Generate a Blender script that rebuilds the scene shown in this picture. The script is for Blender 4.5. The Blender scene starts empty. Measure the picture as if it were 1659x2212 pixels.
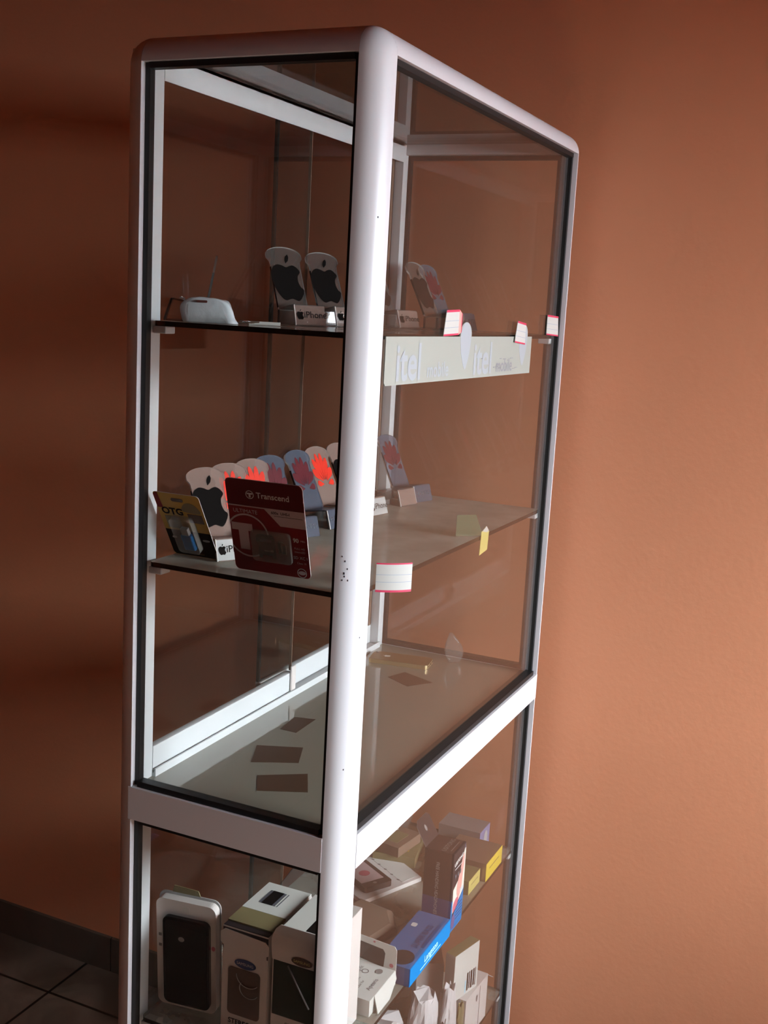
import bpy, bmesh, math, random
from mathutils import Matrix, Vector, noise
from mathutils.geometry import tessellate_polygon

random.seed(7)
scene = bpy.context.scene
COL = scene.collection
R = math.radians
W, D, S, ZT, RH, ZF, XW = 0.8787, 0.3834, 0.0345, 1.0, 0.0496, -1.062, 0.9587   # cabinet width, depth, post, opening top, rail, floor, wall

# ------------------------------------------------------------------ camera
cam = bpy.data.cameras.new('camera')
cam.sensor_fit = 'VERTICAL'
cam.sensor_height = 24.0
cam.lens = 24.0 * 2443.19 / 2212
cam.clip_start = 0.05
cam_o = bpy.data.objects.new('camera', cam)
COL.objects.link(cam_o)
yaw, pitch, roll = 0.4256, -0.1779, 0.0541
d = Vector((math.cos(pitch) * math.cos(yaw), math.cos(pitch) * math.sin(yaw), math.sin(pitch)))
r = Vector((math.sin(yaw), -math.cos(yaw), 0))
u = r.cross(d)
cr = math.cos(roll) * r + math.sin(roll) * u
cu = -math.sin(roll) * r + math.cos(roll) * u
m = Matrix.Identity(4)
for i in range(3):
    m[i][0], m[i][1], m[i][2] = cr[i], cu[i], -d[i]
m.translation = (-1.2609, -0.6018, 0.7017)
cam_o.matrix_world = m
scene.camera = cam_o

# ------------------------------------------------------------------ view, world, lights
scene.view_settings.view_transform = 'Standard'
scene.view_settings.look = 'None'
scene.view_settings.gamma = 1.0
scene.view_settings.use_curve_mapping = False
scene.view_settings.exposure = 0.0

wd = bpy.data.worlds.new('world')
scene.world = wd
wd.use_nodes = True
bg = wd.node_tree.nodes['Background']
bg.inputs[0].default_value = (1.0, 0.42, 0.26, 1)
bg.inputs[1].default_value = 0.015


def area(name, loc, rot, sx, sy, power, color, spread=180):
    l = bpy.data.lights.new(name, 'AREA')
    l.shape = 'RECTANGLE'
    l.size, l.size_y, l.energy, l.color, l.spread = sx, sy, power, color, R(spread)
    o = bpy.data.objects.new(name, l)
    o.location = loc
    o.rotation_euler = rot
    COL.objects.link(o)
    return o


YR = -2.0                     # the wall with the window the daylight comes through
DX0, DX1, DZ0, DZ1 = -0.42, 0.84, 0.22, 0.93
# sky seen through the opening (its panel limited in height), and the pale ground outside it
area('daylight_sky', (0.30, YR - 1.3, 1.10), (R(75), 0, 0), 2.3, 1.25, 530, (0.86, 0.96, 1.04))
area('daylight_ground', (0.0, YR - 1.1, ZF + 0.05), (R(180), 0, 0), 3.5, 1.8, 15, (1.0, 0.52, 0.26))
sn = bpy.data.lights.new('added_bounce_sun', 'SUN')  # added sun: its unseen floor patch bounces light onto the left face
sn.energy, sn.angle, sn.color = 160, R(0.5), (1.0, 0.93, 0.84)
sn_o = bpy.data.objects.new('added_bounce_sun', sn)
sn_o.rotation_euler = Vector((-0.62, 1.0, -1.16)).to_track_quat('-Z', 'Y').to_euler()
COL.objects.link(sn_o)


# ------------------------------------------------------------------ materials
def lin(c):
    return tuple(((v / 255) / 12.92 if v / 255 <= 0.04045 else ((v / 255 + 0.055) / 1.055) ** 2.4) for v in c)


MATS = {}


def principled(name, rgb, rough=0.5, metal=0.0, coat=0.0, spec=0.5, srgb=True, bump=0.0, bscale=60.0, var=0.0, vscale=8.0, alpha=1.0):
    if name in MATS:
        return MATS[name]
    mt = bpy.data.materials.new(name)
    mt.use_nodes = True
    nt = mt.node_tree
    p = nt.nodes['Principled BSDF']
    c = lin(rgb) if srgb else rgb
    p.inputs['Base Color'].default_value = (*c, 1)
    p.inputs['Roughness'].default_value = rough
    p.inputs['Metallic'].default_value = metal
    p.inputs['Coat Weight'].default_value = coat
    p.inputs['Coat Roughness'].default_value = 0.03
    p.inputs['Coat IOR'].default_value = 1.75
    p.inputs['Specular IOR Level'].default_value = spec
    p.inputs['Alpha'].default_value = alpha
    if var or bump:
        tc = nt.nodes.new('ShaderNodeTexCoord')
    if var:
        nz = nt.nodes.new('ShaderNodeTexNoise')
        nz.inputs['Scale'].default_value = vscale
        nz.inputs['Detail'].default_value = 6
        nt.links.new(tc.outputs['Object'], nz.inputs['Vector'])
        mx = nt.nodes.new('ShaderNodeMix')
        mx.data_type = 'RGBA'
        mx.inputs['A'].default_value = (*[v * (1 - var) for v in c], 1)
        mx.inputs['B'].default_value = (*[min(1, v * (1 + var)) for v in c], 1)
        nt.links.new(nz.outputs['Fac'], mx.inputs['Factor'])
        nt.links.new(mx.outputs['Result'], p.inputs['Base Color'])
    if bump:
        nb = nt.nodes.new('ShaderNodeTexNoise')
        nb.inputs['Scale'].default_value = bscale
        nb.inputs['Detail'].default_value = 8
        nt.links.new(tc.outputs['Object'], nb.inputs['Vector'])
        b = nt.nodes.new('ShaderNodeBump')
        b.inputs['Strength'].default_value = bump
        b.inputs['Distance'].default_value = 0.004
        nt.links.new(nb.outputs['Fac'], b.inputs['Height'])
        nt.links.new(b.outputs['Normal'], p.inputs['Normal'])
    MATS[name] = mt
    return mt


def clear(name, tint=(0.95, 0.96, 0.95), dust=0.03, dust_rgb=(150, 140, 130), ior=1.5, rough=0.0, noise_dust=0.0):
    """thin clear sheet: straight transmission, mirror reflection by Fresnel, a little dust"""
    if name in MATS:
        return MATS[name]
    mt = bpy.data.materials.new(name)
    mt.use_nodes = True
    nt = mt.node_tree
    for n in list(nt.nodes):
        nt.nodes.remove(n)
    out = nt.nodes.new('ShaderNodeOutputMaterial')
    tr = nt.nodes.new('ShaderNodeBsdfTransparent')
    tr.inputs[0].default_value = (*tint, 1)
    gl = nt.nodes.new('ShaderNodeBsdfGlossy')
    gl.inputs['Roughness'].default_value = rough
    lw = nt.nodes.new('ShaderNodeLayerWeight')          # Schlick reflectance, alike from both sides of the sheet
    lw.inputs['Blend'].default_value = 0.5
    pw = nt.nodes.new('ShaderNodeMath')
    pw.operation = 'POWER'
    pw.inputs[1].default_value = 5.0
    nt.links.new(lw.outputs['Facing'], pw.inputs[0])
    fr = nt.nodes.new('ShaderNodeMath')
    fr.operation = 'MULTIPLY_ADD'
    f0 = ((ior - 1) / (ior + 1)) ** 2
    fr.inputs[1].default_value = 1 - f0
    fr.inputs[2].default_value = f0
    nt.links.new(pw.outputs[0], fr.inputs[0])
    mx = nt.nodes.new('ShaderNodeMixShader')
    nt.links.new(fr.outputs[0], mx.inputs[0])
    nt.links.new(tr.outputs[0], mx.inputs[1])
    nt.links.new(gl.outputs[0], mx.inputs[2])
    df = nt.nodes.new('ShaderNodeBsdfDiffuse')
    df.inputs[0].default_value = (*lin(dust_rgb), 1)
    m2 = nt.nodes.new('ShaderNodeMixShader')
    m2.inputs[0].default_value = dust
    if noise_dust:
        tc = nt.nodes.new('ShaderNodeTexCoord')
        nz = nt.nodes.new('ShaderNodeTexNoise')
        nz.inputs['Scale'].default_value = 14
        nz.inputs['Detail'].default_value = 9
        nt.links.new(tc.outputs['Object'], nz.inputs['Vector'])
        mr = nt.nodes.new('ShaderNodeMapRange')
        mr.inputs[1].default_value = 0.3
        mr.inputs[2].default_value = 0.7
        mr.inputs[3].default_value = max(0, dust - noise_dust)
        mr.inputs[4].default_value = dust + noise_dust
        nt.links.new(nz.outputs['Fac'], mr.inputs[0])
        nt.links.new(mr.outputs[0], m2.inputs[0])
    nt.links.new(mx.outputs[0], m2.inputs[1])
    nt.links.new(df.outputs[0], m2.inputs[2])
    nt.links.new(m2.outputs[0], out.inputs[0])
    MATS[name] = mt
    return mt


M_wall = principled('orange wall paint', (207, 140, 104), 0.55, bump=0.12, bscale=90, var=0.05, vscale=3, spec=0.4)
M_wall2 = principled('plain wall paint', (196, 92, 48), 0.8)
M_ceil = principled('ceiling paint', (140, 76, 46), 0.9)
M_white = principled('white powder coat', (207, 205, 208), 0.32, spec=0.5)
M_whitein = principled('white track enamel', (210, 213, 215), 0.4, var=0.04, vscale=40)
M_black = principled('black rubber', (10, 9, 10), 0.5)
M_browngap = principled('dark channel', (40, 26, 24), 0.5)
M_edge = principled('dark glass edge', (30, 18, 14), 0.15)
M_glass = clear('pane glass', (0.965, 0.965, 0.955), 0.012, (150, 140, 130))
M_top = clear('top glass', (0.60, 0.60, 0.58), 0.10, (120, 110, 95))
M_door = clear('door glass', (0.94, 0.94, 0.93), 0.015, (130, 120, 110))
M_shelf = clear('dusty shelf glass', (0.86, 0.87, 0.85), 0.34, (205, 198, 184), noise_dust=0.08)
M_shelf2 = clear('thickly dusted shelf glass', (0.86, 0.87, 0.85), 0.62, (205, 198, 184), noise_dust=0.10)
M_board = principled('grey board', (132, 128, 114), 0.5, coat=1.0, var=0.06, vscale=9)
M_patch = principled('bare patch brown', (82, 60, 46), 0.5, spec=0.2)
M_acr = clear('clear acrylic', (0.92, 0.92, 0.92), 0.12, (150, 145, 142))
M_milk = clear('milky acrylic', (0.85, 0.85, 0.85), 0.46, (176, 148, 138))
M_acrb = clear('blue grey acrylic', (0.75, 0.80, 0.88), 0.50, (104, 108, 122))
M_acredge = principled('acrylic edge', (215, 210, 205), 0.2)
M_acrdark = principled('acrylic dark edge', (25, 18, 16), 0.2)
M_card = principled('white card', (212, 204, 200), 0.6)
M_cardg = principled('greyed card', (178, 176, 174), 0.6, var=0.08, vscale=20)
M_paper = principled('white paper', (206, 204, 198), 0.7)
M_tag = principled('tag paper', (186, 184, 178), 0.7)
M_cream = principled('cream plastic', (152, 154, 145), 0.6, var=0.03, vscale=12)
M_faded = principled('faded lettering', (156, 161, 166), 0.6)
M_grime = principled('grey grime', (134, 134, 138), 0.6)
M_red = principled('tag red', (196, 52, 84), 0.6)
M_pink = principled('tag pink', (232, 150, 140), 0.6)
M_line = principled('tag line', (140, 150, 170), 0.6)
M_ink = principled('black ink', (14, 11, 11), 0.8, spec=0.1)
M_inkg = principled('grey ink', (90, 90, 98), 0.6)
M_hred = principled('petal red', (235, 52, 32), 0.5)
M_hdark = principled('petal dark red', (96, 24, 36), 0.5)
M_maroon = principled('maroon card', (128, 22, 28), 0.5, spec=0.2)
M_maroon2 = principled('dark maroon card', (92, 12, 18), 0.5, spec=0.2)
M_mrose = principled('rose grey print', (196, 172, 174), 0.5)
M_yellow = principled('yellow card', (190, 150, 50), 0.4)
M_yellow2 = principled('pale yellow card', (206, 190, 112), 0.5)
M_yellow3 = principled('bright yellow card', (226, 200, 70), 0.5)
M_olive = principled('olive card', (128, 116, 82), 0.5, var=0.1, vscale=18)
M_brown = principled('brown card', (124, 100, 84), 0.6, var=0.08, vscale=14)
M_blue = principled('bright blue', (14, 108, 168), 0.5, spec=0.2)
M_blue2 = principled('box blue', (66, 98, 146), 0.5, spec=0.2)
M_navy = principled('navy card', (40, 64, 112), 0.4)
M_skyp = principled('pale blue print', (160, 215, 240), 0.5)
M_blk = principled('black card and dark gap', (48, 40, 42), 0.4)
M_skin = principled('printed skin tone', (205, 150, 140), 0.5)
M_cream2 = principled('printed cream', (214, 208, 196), 0.5)
M_rosep = principled('printed rose', (190, 96, 112), 0.5)
M_purple = principled('printed purple', (92, 74, 120), 0.5)
M_gold = principled('gold metal', (148, 118, 80), 0.42, metal=0.5)
M_golde = principled('gold edge', (206, 184, 140), 0.3, metal=0.8)
M_dkgreen = principled('dark green window', (34, 44, 34), 0.15)
M_blkgl = principled('black gloss', (14, 14, 15), 0.2)
M_winbrown = principled('brown window film', (92, 76, 68), 0.15)
M_bag = clear('clear plastic bag', (0.93, 0.93, 0.92), 0.12, (190, 180, 175), rough=0.1)
M_whbag = principled('white plastic bag', (214, 208, 208), 0.35, bump=0.5, bscale=30)
M_blister = clear('blister plastic', (0.96, 0.96, 0.96), 0.24, (190, 180, 170), rough=0.05)
M_violet = principled('violet grey card', (128, 128, 168), 0.5)
M_grey = principled('grey card', (128, 122, 120), 0.6)


def tile_mat(name, a, b, tx, ty, groove):
    mt = bpy.data.materials.new(name)
    mt.use_nodes = True
    nt = mt.node_tree
    p = nt.nodes['Principled BSDF']
    p.inputs['Roughness'].default_value = 0.35
    tc = nt.nodes.new('ShaderNodeTexCoord')
    br = nt.nodes.new('ShaderNodeTexBrick')
    br.offset = 0.0
    br.inputs['Scale'].default_value = 1.0
    br.inputs['Brick Width'].default_value = tx
    br.inputs['Row Height'].default_value = ty
    br.inputs['Mortar Size'].default_value = groove
    br.inputs['Mortar'].default_value = (0.006, 0.005, 0.004, 1)
    nz = nt.nodes.new('ShaderNodeTexNoise')
    nz.inputs['Scale'].default_value = 5
    nz.inputs['Detail'].default_value = 8
    nz.inputs['Distortion'].default_value = 1.2
    rp = nt.nodes.new('ShaderNodeValToRGB')
    rp.color_ramp.elements[0].position = 0.35
    rp.color_ramp.elements[1].position = 0.7
    rp.color_ramp.elements[0].color = (*lin(a), 1)
    rp.color_ramp.elements[1].color = (*lin(b), 1)
    nt.links.new(tc.outputs['Object'], br.inputs['Vector'])
    nt.links.new(tc.outputs['Object'], nz.inputs['Vector'])
    nt.links.new(nz.outputs['Fac'], rp.inputs['Fac'])
    nt.links.new(rp.outputs['Color'], br.inputs['Color1'])
    nt.links.new(rp.outputs['Color'], br.inputs['Color2'])
    nt.links.new(br.outputs['Color'], p.inputs['Base Color'])
    return mt


M_floor = tile_mat('brown floor tile', (78, 64, 55), (112, 95, 84), 0.40, 0.40, 0.004)
M_skirt = tile_mat('grey skirting tile', (74, 66, 58), (90, 82, 74), 10.0, 10.0, 0.002)


# ------------------------------------------------------------------ mesh builder
def T(x, y, z):
    return Matrix.Translation((x, y, z))


def frame(o, uu, vv):
    """matrix whose x and y run along uu and vv from o, z along the normal"""
    uu, vv = Vector(uu).normalized(), Vector(vv)
    n = uu.cross(vv).normalized()
    vv = n.cross(uu)
    mm = Matrix.Identity(4)
    for i in range(3):
        mm[i][0], mm[i][1], mm[i][2], mm[i][3] = uu[i], vv[i], n[i], o[i]
    return mm


FRONT = Matrix(((1, 0, 0, 0), (0, 0, -1, 0), (0, 1, 0, 0), (0, 0, 0, 1)))     # panel x = x, panel y = z, normal = -y


class MB:
    def __init__(s):
        s.v, s.f, s.mi, s.mats, s.sm = [], [], [], [], []

    def mat(s, mt):
        if mt not in s.mats:
            s.mats.append(mt)
        return s.mats.index(mt)

    def add(s, vs, fs, mt, M=None, smooth=False):
        k = len(s.v)
        for p in vs:
            p = Vector(p)
            s.v.append(M @ p if M else p)
        i = s.mat(mt)
        for f in fs:
            s.f.append([k + q for q in f])
            s.mi.append(i)
            s.sm.append(smooth)
        return s

    def box(s, x0, x1, y0, y1, z0, z1, mt, M=None):
        vs = [(x, y, z) for x in (x0, x1) for y in (y0, y1) for z in (z0, z1)]
        fs = [(0, 1, 3, 2), (4, 6, 7, 5), (0, 4, 5, 1), (2, 3, 7, 6), (0, 2, 6, 4), (1, 5, 7, 3)]
        return s.add(vs, fs, mt, M)

    def rbox(s, x0, x1, y0, y1, z0, z1, mt, bev=0.001, M=None, seg=2):
        bm = bmesh.new()
        bmesh.ops.create_cube(bm, size=1)
        for q in bm.verts:
            q.co = Vector(((x0 + x1) / 2 + q.co.x * (x1 - x0), (y0 + y1) / 2 + q.co.y * (y1 - y0), (z0 + z1) / 2 + q.co.z * (z1 - z0)))
        bmesh.ops.bevel(bm, geom=bm.edges[:], offset=bev, segments=seg, affect='EDGES', profile=0.5)
        bm.verts.index_update()
        s.add([q.co.copy() for q in bm.verts], [[q.index for q in f.verts] for f in bm.faces], mt, M, smooth=False)
        bm.free()
        return s

    def prism(s, pts, z0, z1, mt, M=None, side=None, smooth=False):
        """outline in x,y extruded from z0 to z1"""
        ar = sum(pts[i][0] * pts[(i + 1) % len(pts)][1] - pts[(i + 1) % len(pts)][0] * pts[i][1] for i in range(len(pts)))
        if ar < 0:
            pts = pts[::-1]
        n = len(pts)
        tri = tessellate_polygon([[Vector((p[0], p[1], 0)) for p in pts]])
        vs = [(p[0], p[1], z0) for p in pts] + [(p[0], p[1], z1) for p in pts]
        cap = []
        for t in tri:
            a, b, c = t
            cx = (pts[b][0] - pts[a][0]) * (pts[c][1] - pts[a][1]) - (pts[b][1] - pts[a][1]) * (pts[c][0] - pts[a][0])
            if cx < 0:
                a, b, c = a, c, b
            cap.append((a + n, b + n, c + n))
            cap.append((c, b, a))
        s.add(vs, cap, mt, M)
        s.add(vs, [(i, (i + 1) % n, (i + 1) % n + n, i + n) for i in range(n)], side or mt, M, smooth)
        return s

    def flat(s, pts, mt, M=None, z=0.0004, t=0.0003):
        """printed area: a raised film on a panel"""
        return s.prism(pts, z - t, z, mt, M)

    def rect(s, x0, x1, y0, y1, mt, M=None, z=0.0004):
        return s.flat([(x0, y0), (x1, y0), (x1, y1), (x0, y1)], mt, M, z)

    def ell(s, cx, cy, a, b, mt, M=None, z=0.0006, n=28):
        return s.flat([(cx + a * math.cos(2 * math.pi * i / n), cy + b * math.sin(2 * math.pi * i / n)) for i in range(n)], mt, M, z)

    def ring(s, cx, cy, ro, ri, mt, M=None, z=0.0006, a0=0, a1=360, n=36):
        vs, fs = [], []
        for i in range(n + 1):
            a = R(a0 + (a1 - a0) * i / n)
            vs += [(cx + ro * math.cos(a), cy + ro * math.sin(a), z), (cx + ri * math.cos(a), cy + ri * math.sin(a), z)]
            if i:
                k = 2 * i
                fs.append((k - 1, k - 2, k, k + 1))
        return s.add(vs, fs, mt, M)

    def text(s, txt, size, cx, cy, mt, M=None, z=0.0006, align='CENTER', sx=1.0, rot=0.0, bold=0.0):
        cu_ = bpy.data.curves.new('t', 'FONT')
        cu_.body = txt
        cu_.size = size
        cu_.align_x = align
        cu_.align_y = 'CENTER'
        cu_.resolution_u = 3
        cu_.offset = bold
        o = bpy.data.objects.new('t', cu_)
        COL.objects.link(o)
        dg = bpy.context.evaluated_depsgraph_get()
        me = bpy.data.meshes.new_from_object(o.evaluated_get(dg))
        mm = T(cx, cy, z) @ Matrix.Rotation(R(rot), 4, 'Z') @ Matrix.Diagonal((sx, 1, 1, 1))
        if M:
            mm = M @ mm
        s.add([q.co.copy() for q in me.vertices], [list(f.vertices) for f in me.polygons], mt, mm)
        bpy.data.objects.remove(o)
        bpy.data.curves.remove(cu_)
        bpy.data.meshes.remove(me)
        return s

    def tube(s, path, rad, mt, M=None, n=8):
        vs, fs = [], []
        P = [Vector(p) for p in path]
        for i, p in enumerate(P):
            t = (P[min(i + 1, len(P) - 1)] - P[max(i - 1, 0)]).normalized()
            a = t.orthogonal().normalized() if i == 0 else (a - t * a.dot(t)).normalized()
            b = t.cross(a)
            for k in range(n):
                an = 2 * math.pi * k / n
                vs.append(p + rad * (math.cos(an) * a + math.sin(an) * b))
        for i in range(len(P) - 1):
            for k in range(n):
                fs.append((i * n + k, i * n + (k + 1) % n, (i + 1) * n + (k + 1) % n, (i + 1) * n + k))
        fs.append(tuple(range(n - 1, -1, -1)))
        fs.append(tuple((len(P) - 1) * n + k for k in range(n)))
        return s.add(vs, fs, mt, M, True)

    def loft(s, rings, mt, M=None, caps=True, smooth=True):
        n = len(rings[0])
        vs = [p for rg in rings for p in rg]
        fs = [(i * n + k, i * n + (k + 1) % n, (i + 1) * n + (k + 1) % n, (i + 1) * n + k) for i in range(len(rings) - 1) for k in range(n)]
        if caps:
            fs.append(tuple(range(n - 1, -1, -1)))
            fs.append(tuple((len(rings) - 1) * n + k for k in range(n)))
        return s.add(vs, fs, mt, M, smooth)

    def build(s, name, parent=None, world=False, loc=None):
        """link as ONE mesh; world=True: coordinates are the place's, otherwise the parent's own"""
        me = bpy.data.meshes.new(name)
        off = Vector((0, 0, 0))
        if world and parent is not None:
            q = parent
            while q is not None:
                off += q.location
                q = q.parent
        if loc is not None:
            off = Vector(loc)
        me.from_pydata([p - off for p in s.v], [], s.f)
        for mt in s.mats:
            me.materials.append(mt)
        for i, p in enumerate(me.polygons):
            p.material_index = s.mi[i]
            p.use_smooth = s.sm[i]
        me.update()
        bm = bmesh.new()
        bm.from_mesh(me)
        bmesh.ops.recalc_face_normals(bm, faces=bm.faces[:])
        bm.to_mesh(me)
        bm.free()
        o = bpy.data.objects.new(name, me)
        COL.objects.link(o)
        if parent is not None:
            o.parent = parent
        if loc is not None:
            o.location = loc
        return o


def tag(o, label, cat, group=None):
    o['label'] = label
    o['category'] = cat
    if group:
        o['group'] = group
    return o


def thing(name, label, cat, loc, rz=0.0, group=None):
    o = bpy.data.objects.new(name, None)
    o.empty_display_size = 0.02
    COL.objects.link(o)
    o.location = loc
    o.rotation_euler = (0, 0, R(rz))
    return tag(o, label, cat, group)


def structure(name, mb):
    o = mb.build(name)
    o['kind'] = 'structure'
    return o


def rrect(w, h, rad, n=5, x=0.0, y=0.0):
    pts = []
    for cx, cy, a0 in ((w / 2 - rad, h / 2 - rad, 0), (-w / 2 + rad, h / 2 - rad, 90), (-w / 2 + rad, -h / 2 + rad, 180), (w / 2 - rad, -h / 2 + rad, 270)):
        for i in range(n + 1):
            a = R(a0 + 90 * i / n)
            pts.append((x + cx + rad * math.cos(a), y + cy + rad * math.sin(a)))
    return pts


def smooth_closed(P, n=6):
    out = []
    k = len(P)
    for i in range(k):
        p0, p1, p2, p3 = (Vector((*P[(i + j - 1) % k], 0)) for j in range(4))
        for t in range(n):
            t = t / n
            q = 0.5 * ((2 * p1) + (-p0 + p2) * t + (2 * p0 - 5 * p1 + 4 * p2 - p3) * t * t + (-p0 + 3 * p1 - 3 * p2 + p3) * t ** 3)
            out.append((q.x, q.y))
    return out


APPLE = smooth_closed([(0, .715), (-.11, .755), (-.22, .765), (-.33, .70), (-.40, .56), (-.395, .39), (-.33, .20), (-.23, .05), (-.14, 0), (-.06, .02), (.02, .04),
                       (.10, .015), (.18, .0), (.27, .08), (.345, .23), (.28, .30), (.24, .41), (.25, .53), (.32, .63), (.26, .72), (.17, .765), (.08, .745)], 4)
LEAF = [(.0, .80), (-.01, .88), (.02, .95), (.085, 1.0), (.105, .94), (.075, .86)]


def apple(mb, h, cx, cy, mt, M, z=0.0006):
    mb.flat([(cx + h * x, cy + h * (y - .5)) for x, y in APPLE], mt, M, z)
    mb.flat([(cx + h * x, cy + h * (y - .5)) for x, y in LEAF], mt, M, z)


def petals(mb, h, cx, cy, mt, M, z=0.0006):
    """eight-petalled fan, wide above, small below"""
    for sgn in (-1, 1):
        for ang, l0, l1, w in ((10, .13, 1.0, .125), (31, .14, .95, .14), (55, .15, .82, .135), (82, .16, .58, .10)):
            pts = []
            a = R(90 - sgn * ang)
            dx, dy = math.cos(a), math.sin(a)
            for t, q in ((0, .06), (.25, .42), (.5, .8), (.72, 1.0), (.9, .72), (1, .18)):
                pts.append((l0 + (l1 - l0) * t, w * q))
            pts = pts + [(p, -q) for p, q in pts[::-1]]
            off = -0.035 if ang > 80 else 0.0
            mb.flat([(cx + h * .62 * (p * dx - q * dy), cy + h * .85 * (p * dy + q * dx - .45 + off)) for p, q in pts], mt, M, z)


# ================================================================== SETTING
structure('wall_back', MB().box(XW, XW + 0.12, YR - 0.12, 3.2, ZF - 0.1, 2.0, M_wall))
structure('floor', MB().box(-4.0, XW, YR - 0.12, 3.2, ZF - 0.08, ZF, M_floor))
structure('ceiling', MB().box(-4.0, XW, YR - 0.12, 3.2, 1.85, 1.95, M_ceil))
wr = MB()
wr.box(-4.0, DX0, YR - 0.12, YR, ZF, 1.85, M_wall2)
wr.box(DX1, XW, YR - 0.12, YR, ZF, 1.85, M_wall2)
wr.box(DX0, DX1, YR - 0.12, YR, DZ1, 1.85, M_wall2)
wr.box(DX0, DX1, YR - 0.12, YR, ZF, DZ0, M_wall2)
structure('wall_right', wr)
structure('wall_left', MB().box(-4.0, XW, 3.2, 3.32, ZF, 1.85, M_wall2))
sk = MB()
y = YR
for y0, y1 in ((YR, -0.85), (-0.847, -0.25), (-0.247, 0.50), (0.503, 1.12), (1.123, 1.73), (1.733, 2.33), (2.333, 3.2)):
    sk.box(XW - 0.010, XW, y0, y1, ZF, ZF + 0.095, M_skirt)
structure('baseboard_back', sk)

# ================================================================== CABINET
cab = thing('display_cabinet', 'tall white aluminium framed glass display cabinet standing against the orange wall', 'cabinet', (W / 2, D / 2, ZF))


def cpart(mb, name, label=None, parent=cab):
    o = mb.build(name, parent, world=True)
    if label:
        o['label'] = label
    return o


def mirror(x, y, sx, sy):
    return (W - x if sx else x, D - y if sy else y)


ARC = [(S - S * math.sin(R(a)), S - S * math.cos(R(a))) for a in range(90, -1, -9)]     # (0,S) -> (S,0)
for sx, sy in ((0, 0), (1, 0), (0, 1), (1, 1)):
    pts = [mirror(x, y, sx, sy) for x, y in ARC] + [mirror(S, .021, sx, sy), mirror(.021, S, sx, sy)]
    mb = MB()
    n = len(pts)
    vs = [(x, y, ZF + 0.0) for x, y in pts] + [(x, y, ZT) for x, y in pts]
    arc = len(ARC)
    mb.add(vs[:arc] + vs[n:n + arc], [(i, i + 1, i + 1 + arc, i + arc) for i in range(arc - 1)], M_white, None, True)
    for i in range(arc - 1, n):
        mb.add([vs[i], vs[(i + 1) % n], vs[(i + 1) % n + n], vs[i + n]], [(0, 1, 2, 3)], M_white)
    if (sx, sy) == (0, 0):
        for (px_, pz_, sz) in ((.25, .382, .0011), (.31, .372, .0011), (.24, .366, .0015), (.25, .362, .0012), (.33, .357, .0011), (.18, .388, .0009), (.20, .357, .0009), (.62, .81, .0012), (.70, .28, .0009), (.45, .10, .0009)):
            an = R(90 * (1 - px_))
            mb.box(S - (S + .0002) * math.sin(an) - sz * .3, S - (S + .0002) * math.sin(an) + sz, S - (S + .0002) * math.cos(an) - sz * .4, S - (S + .0002) * math.cos(an) + sz, pz_ - sz, pz_ + sz, M_inkg)
    mb.add(vs[n:], [tuple(range(n))], M_white)
    mb.add(vs[:n], [tuple(range(n))], M_white)
    post = cpart(mb, 'corner_post')
    cap = MB()
    rings = []
    for b in range(0, 91, 10):
        cb, sb = math.cos(R(b)), math.sin(R(b))
        rings.append([(*mirror(S - S * cb * math.sin(R(a)), S - S * cb * math.cos(R(a)), sx, sy), ZT + S * sb) for a in range(90, -1, -9)])
    k = len(rings[0])
    cap.add([p for rg in rings for p in rg], [(i * k + j, i * k + j + 1, (i + 1) * k + j + 1, (i + 1) * k + j) for i in range(len(rings) - 1) for j in range(k - 1)], M_white, None, True)
    cap.add(rings[0] + [(*mirror(S, S, sx, sy), ZT)], [tuple(range(len(rings[0]) + 1))], M_white)
    cap.add([(*mirror(S, S, sx, sy), ZT)] + [rg[0] for rg in rings], [tuple(range(len(rings) + 1))], M_white)
    cap.add([(*mirror(S, S, sx, sy), ZT)] + [rg[-1] for rg in rings], [tuple(range(len(rings) + 1))], M_white)
    cpart(cap, 'corner_cap')


def side_pt(side, t, dd, z):
    """t along the side, dd inward from the outer plane"""
    return {'F1': (dd, t, z), 'F2': (t, dd, z), 'F3': (t, D - dd, z), 'F4': (W - dd, t, z)}[side]


LEN = {'F1': D, 'F2': W, 'F3': W, 'F4': D}
for side in ('F1', 'F2', 'F3', 'F4'):
    l0, l1 = S + .0003, LEN[side] - S - .0003
    prof = [(S - S * math.cos(R(a)), ZT + S * math.sin(R(a))) for a in range(0, 91, 9)] + [(S, ZT), (.004, ZT)]
    mb = MB()
    n = len(prof)
    a = [side_pt(side, l0, p, q) for p, q in prof]
    b = [side_pt(side, l1, p, q) for p, q in prof]
    mb.add(a[:11] + b[:11], [(i, i + 1, i + 12, i + 11) for i in range(10)], M_white, None, True)
    for i in range(10, n):
        mb.add([a[i], a[(i + 1) % n], b[(i + 1) % n], b[i]], [(0, 1, 2, 3)], M_white)
    mb.add(a, [tuple(range(n))], M_white)
    mb.add(b, [tuple(range(n))], M_white)
    cpart(mb, 'top_rail')


def sbox(mb, side, t0, t1, d0, d1, z0, z1, mt):
    p, q = side_pt(side, t0, d0, z0), side_pt(side, t1, d1, z1)
    mb.box(min(p[0], q[0]), max(p[0], q[0]), min(p[1], q[1]), max(p[1], q[1]), z0, z1, mt)


for side in ('F1', 'F2', 'F4'):
    mb = MB()
    sbox(mb, side, S + (.0003 if side != 'F4' else -.004), LEN[side] - S + .004, -.0008, .022, -RH, 0, M_white)
    cpart(mb, 'middle_rail')
for side in ('F1', 'F2', 'F3', 'F4'):
    mb = MB()
    sbox(mb, side, S, LEN[side] - S, 0.0, .022, ZF + .02, ZF + .075, M_white)
    cpart(mb, 'bottom_rail')

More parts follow.
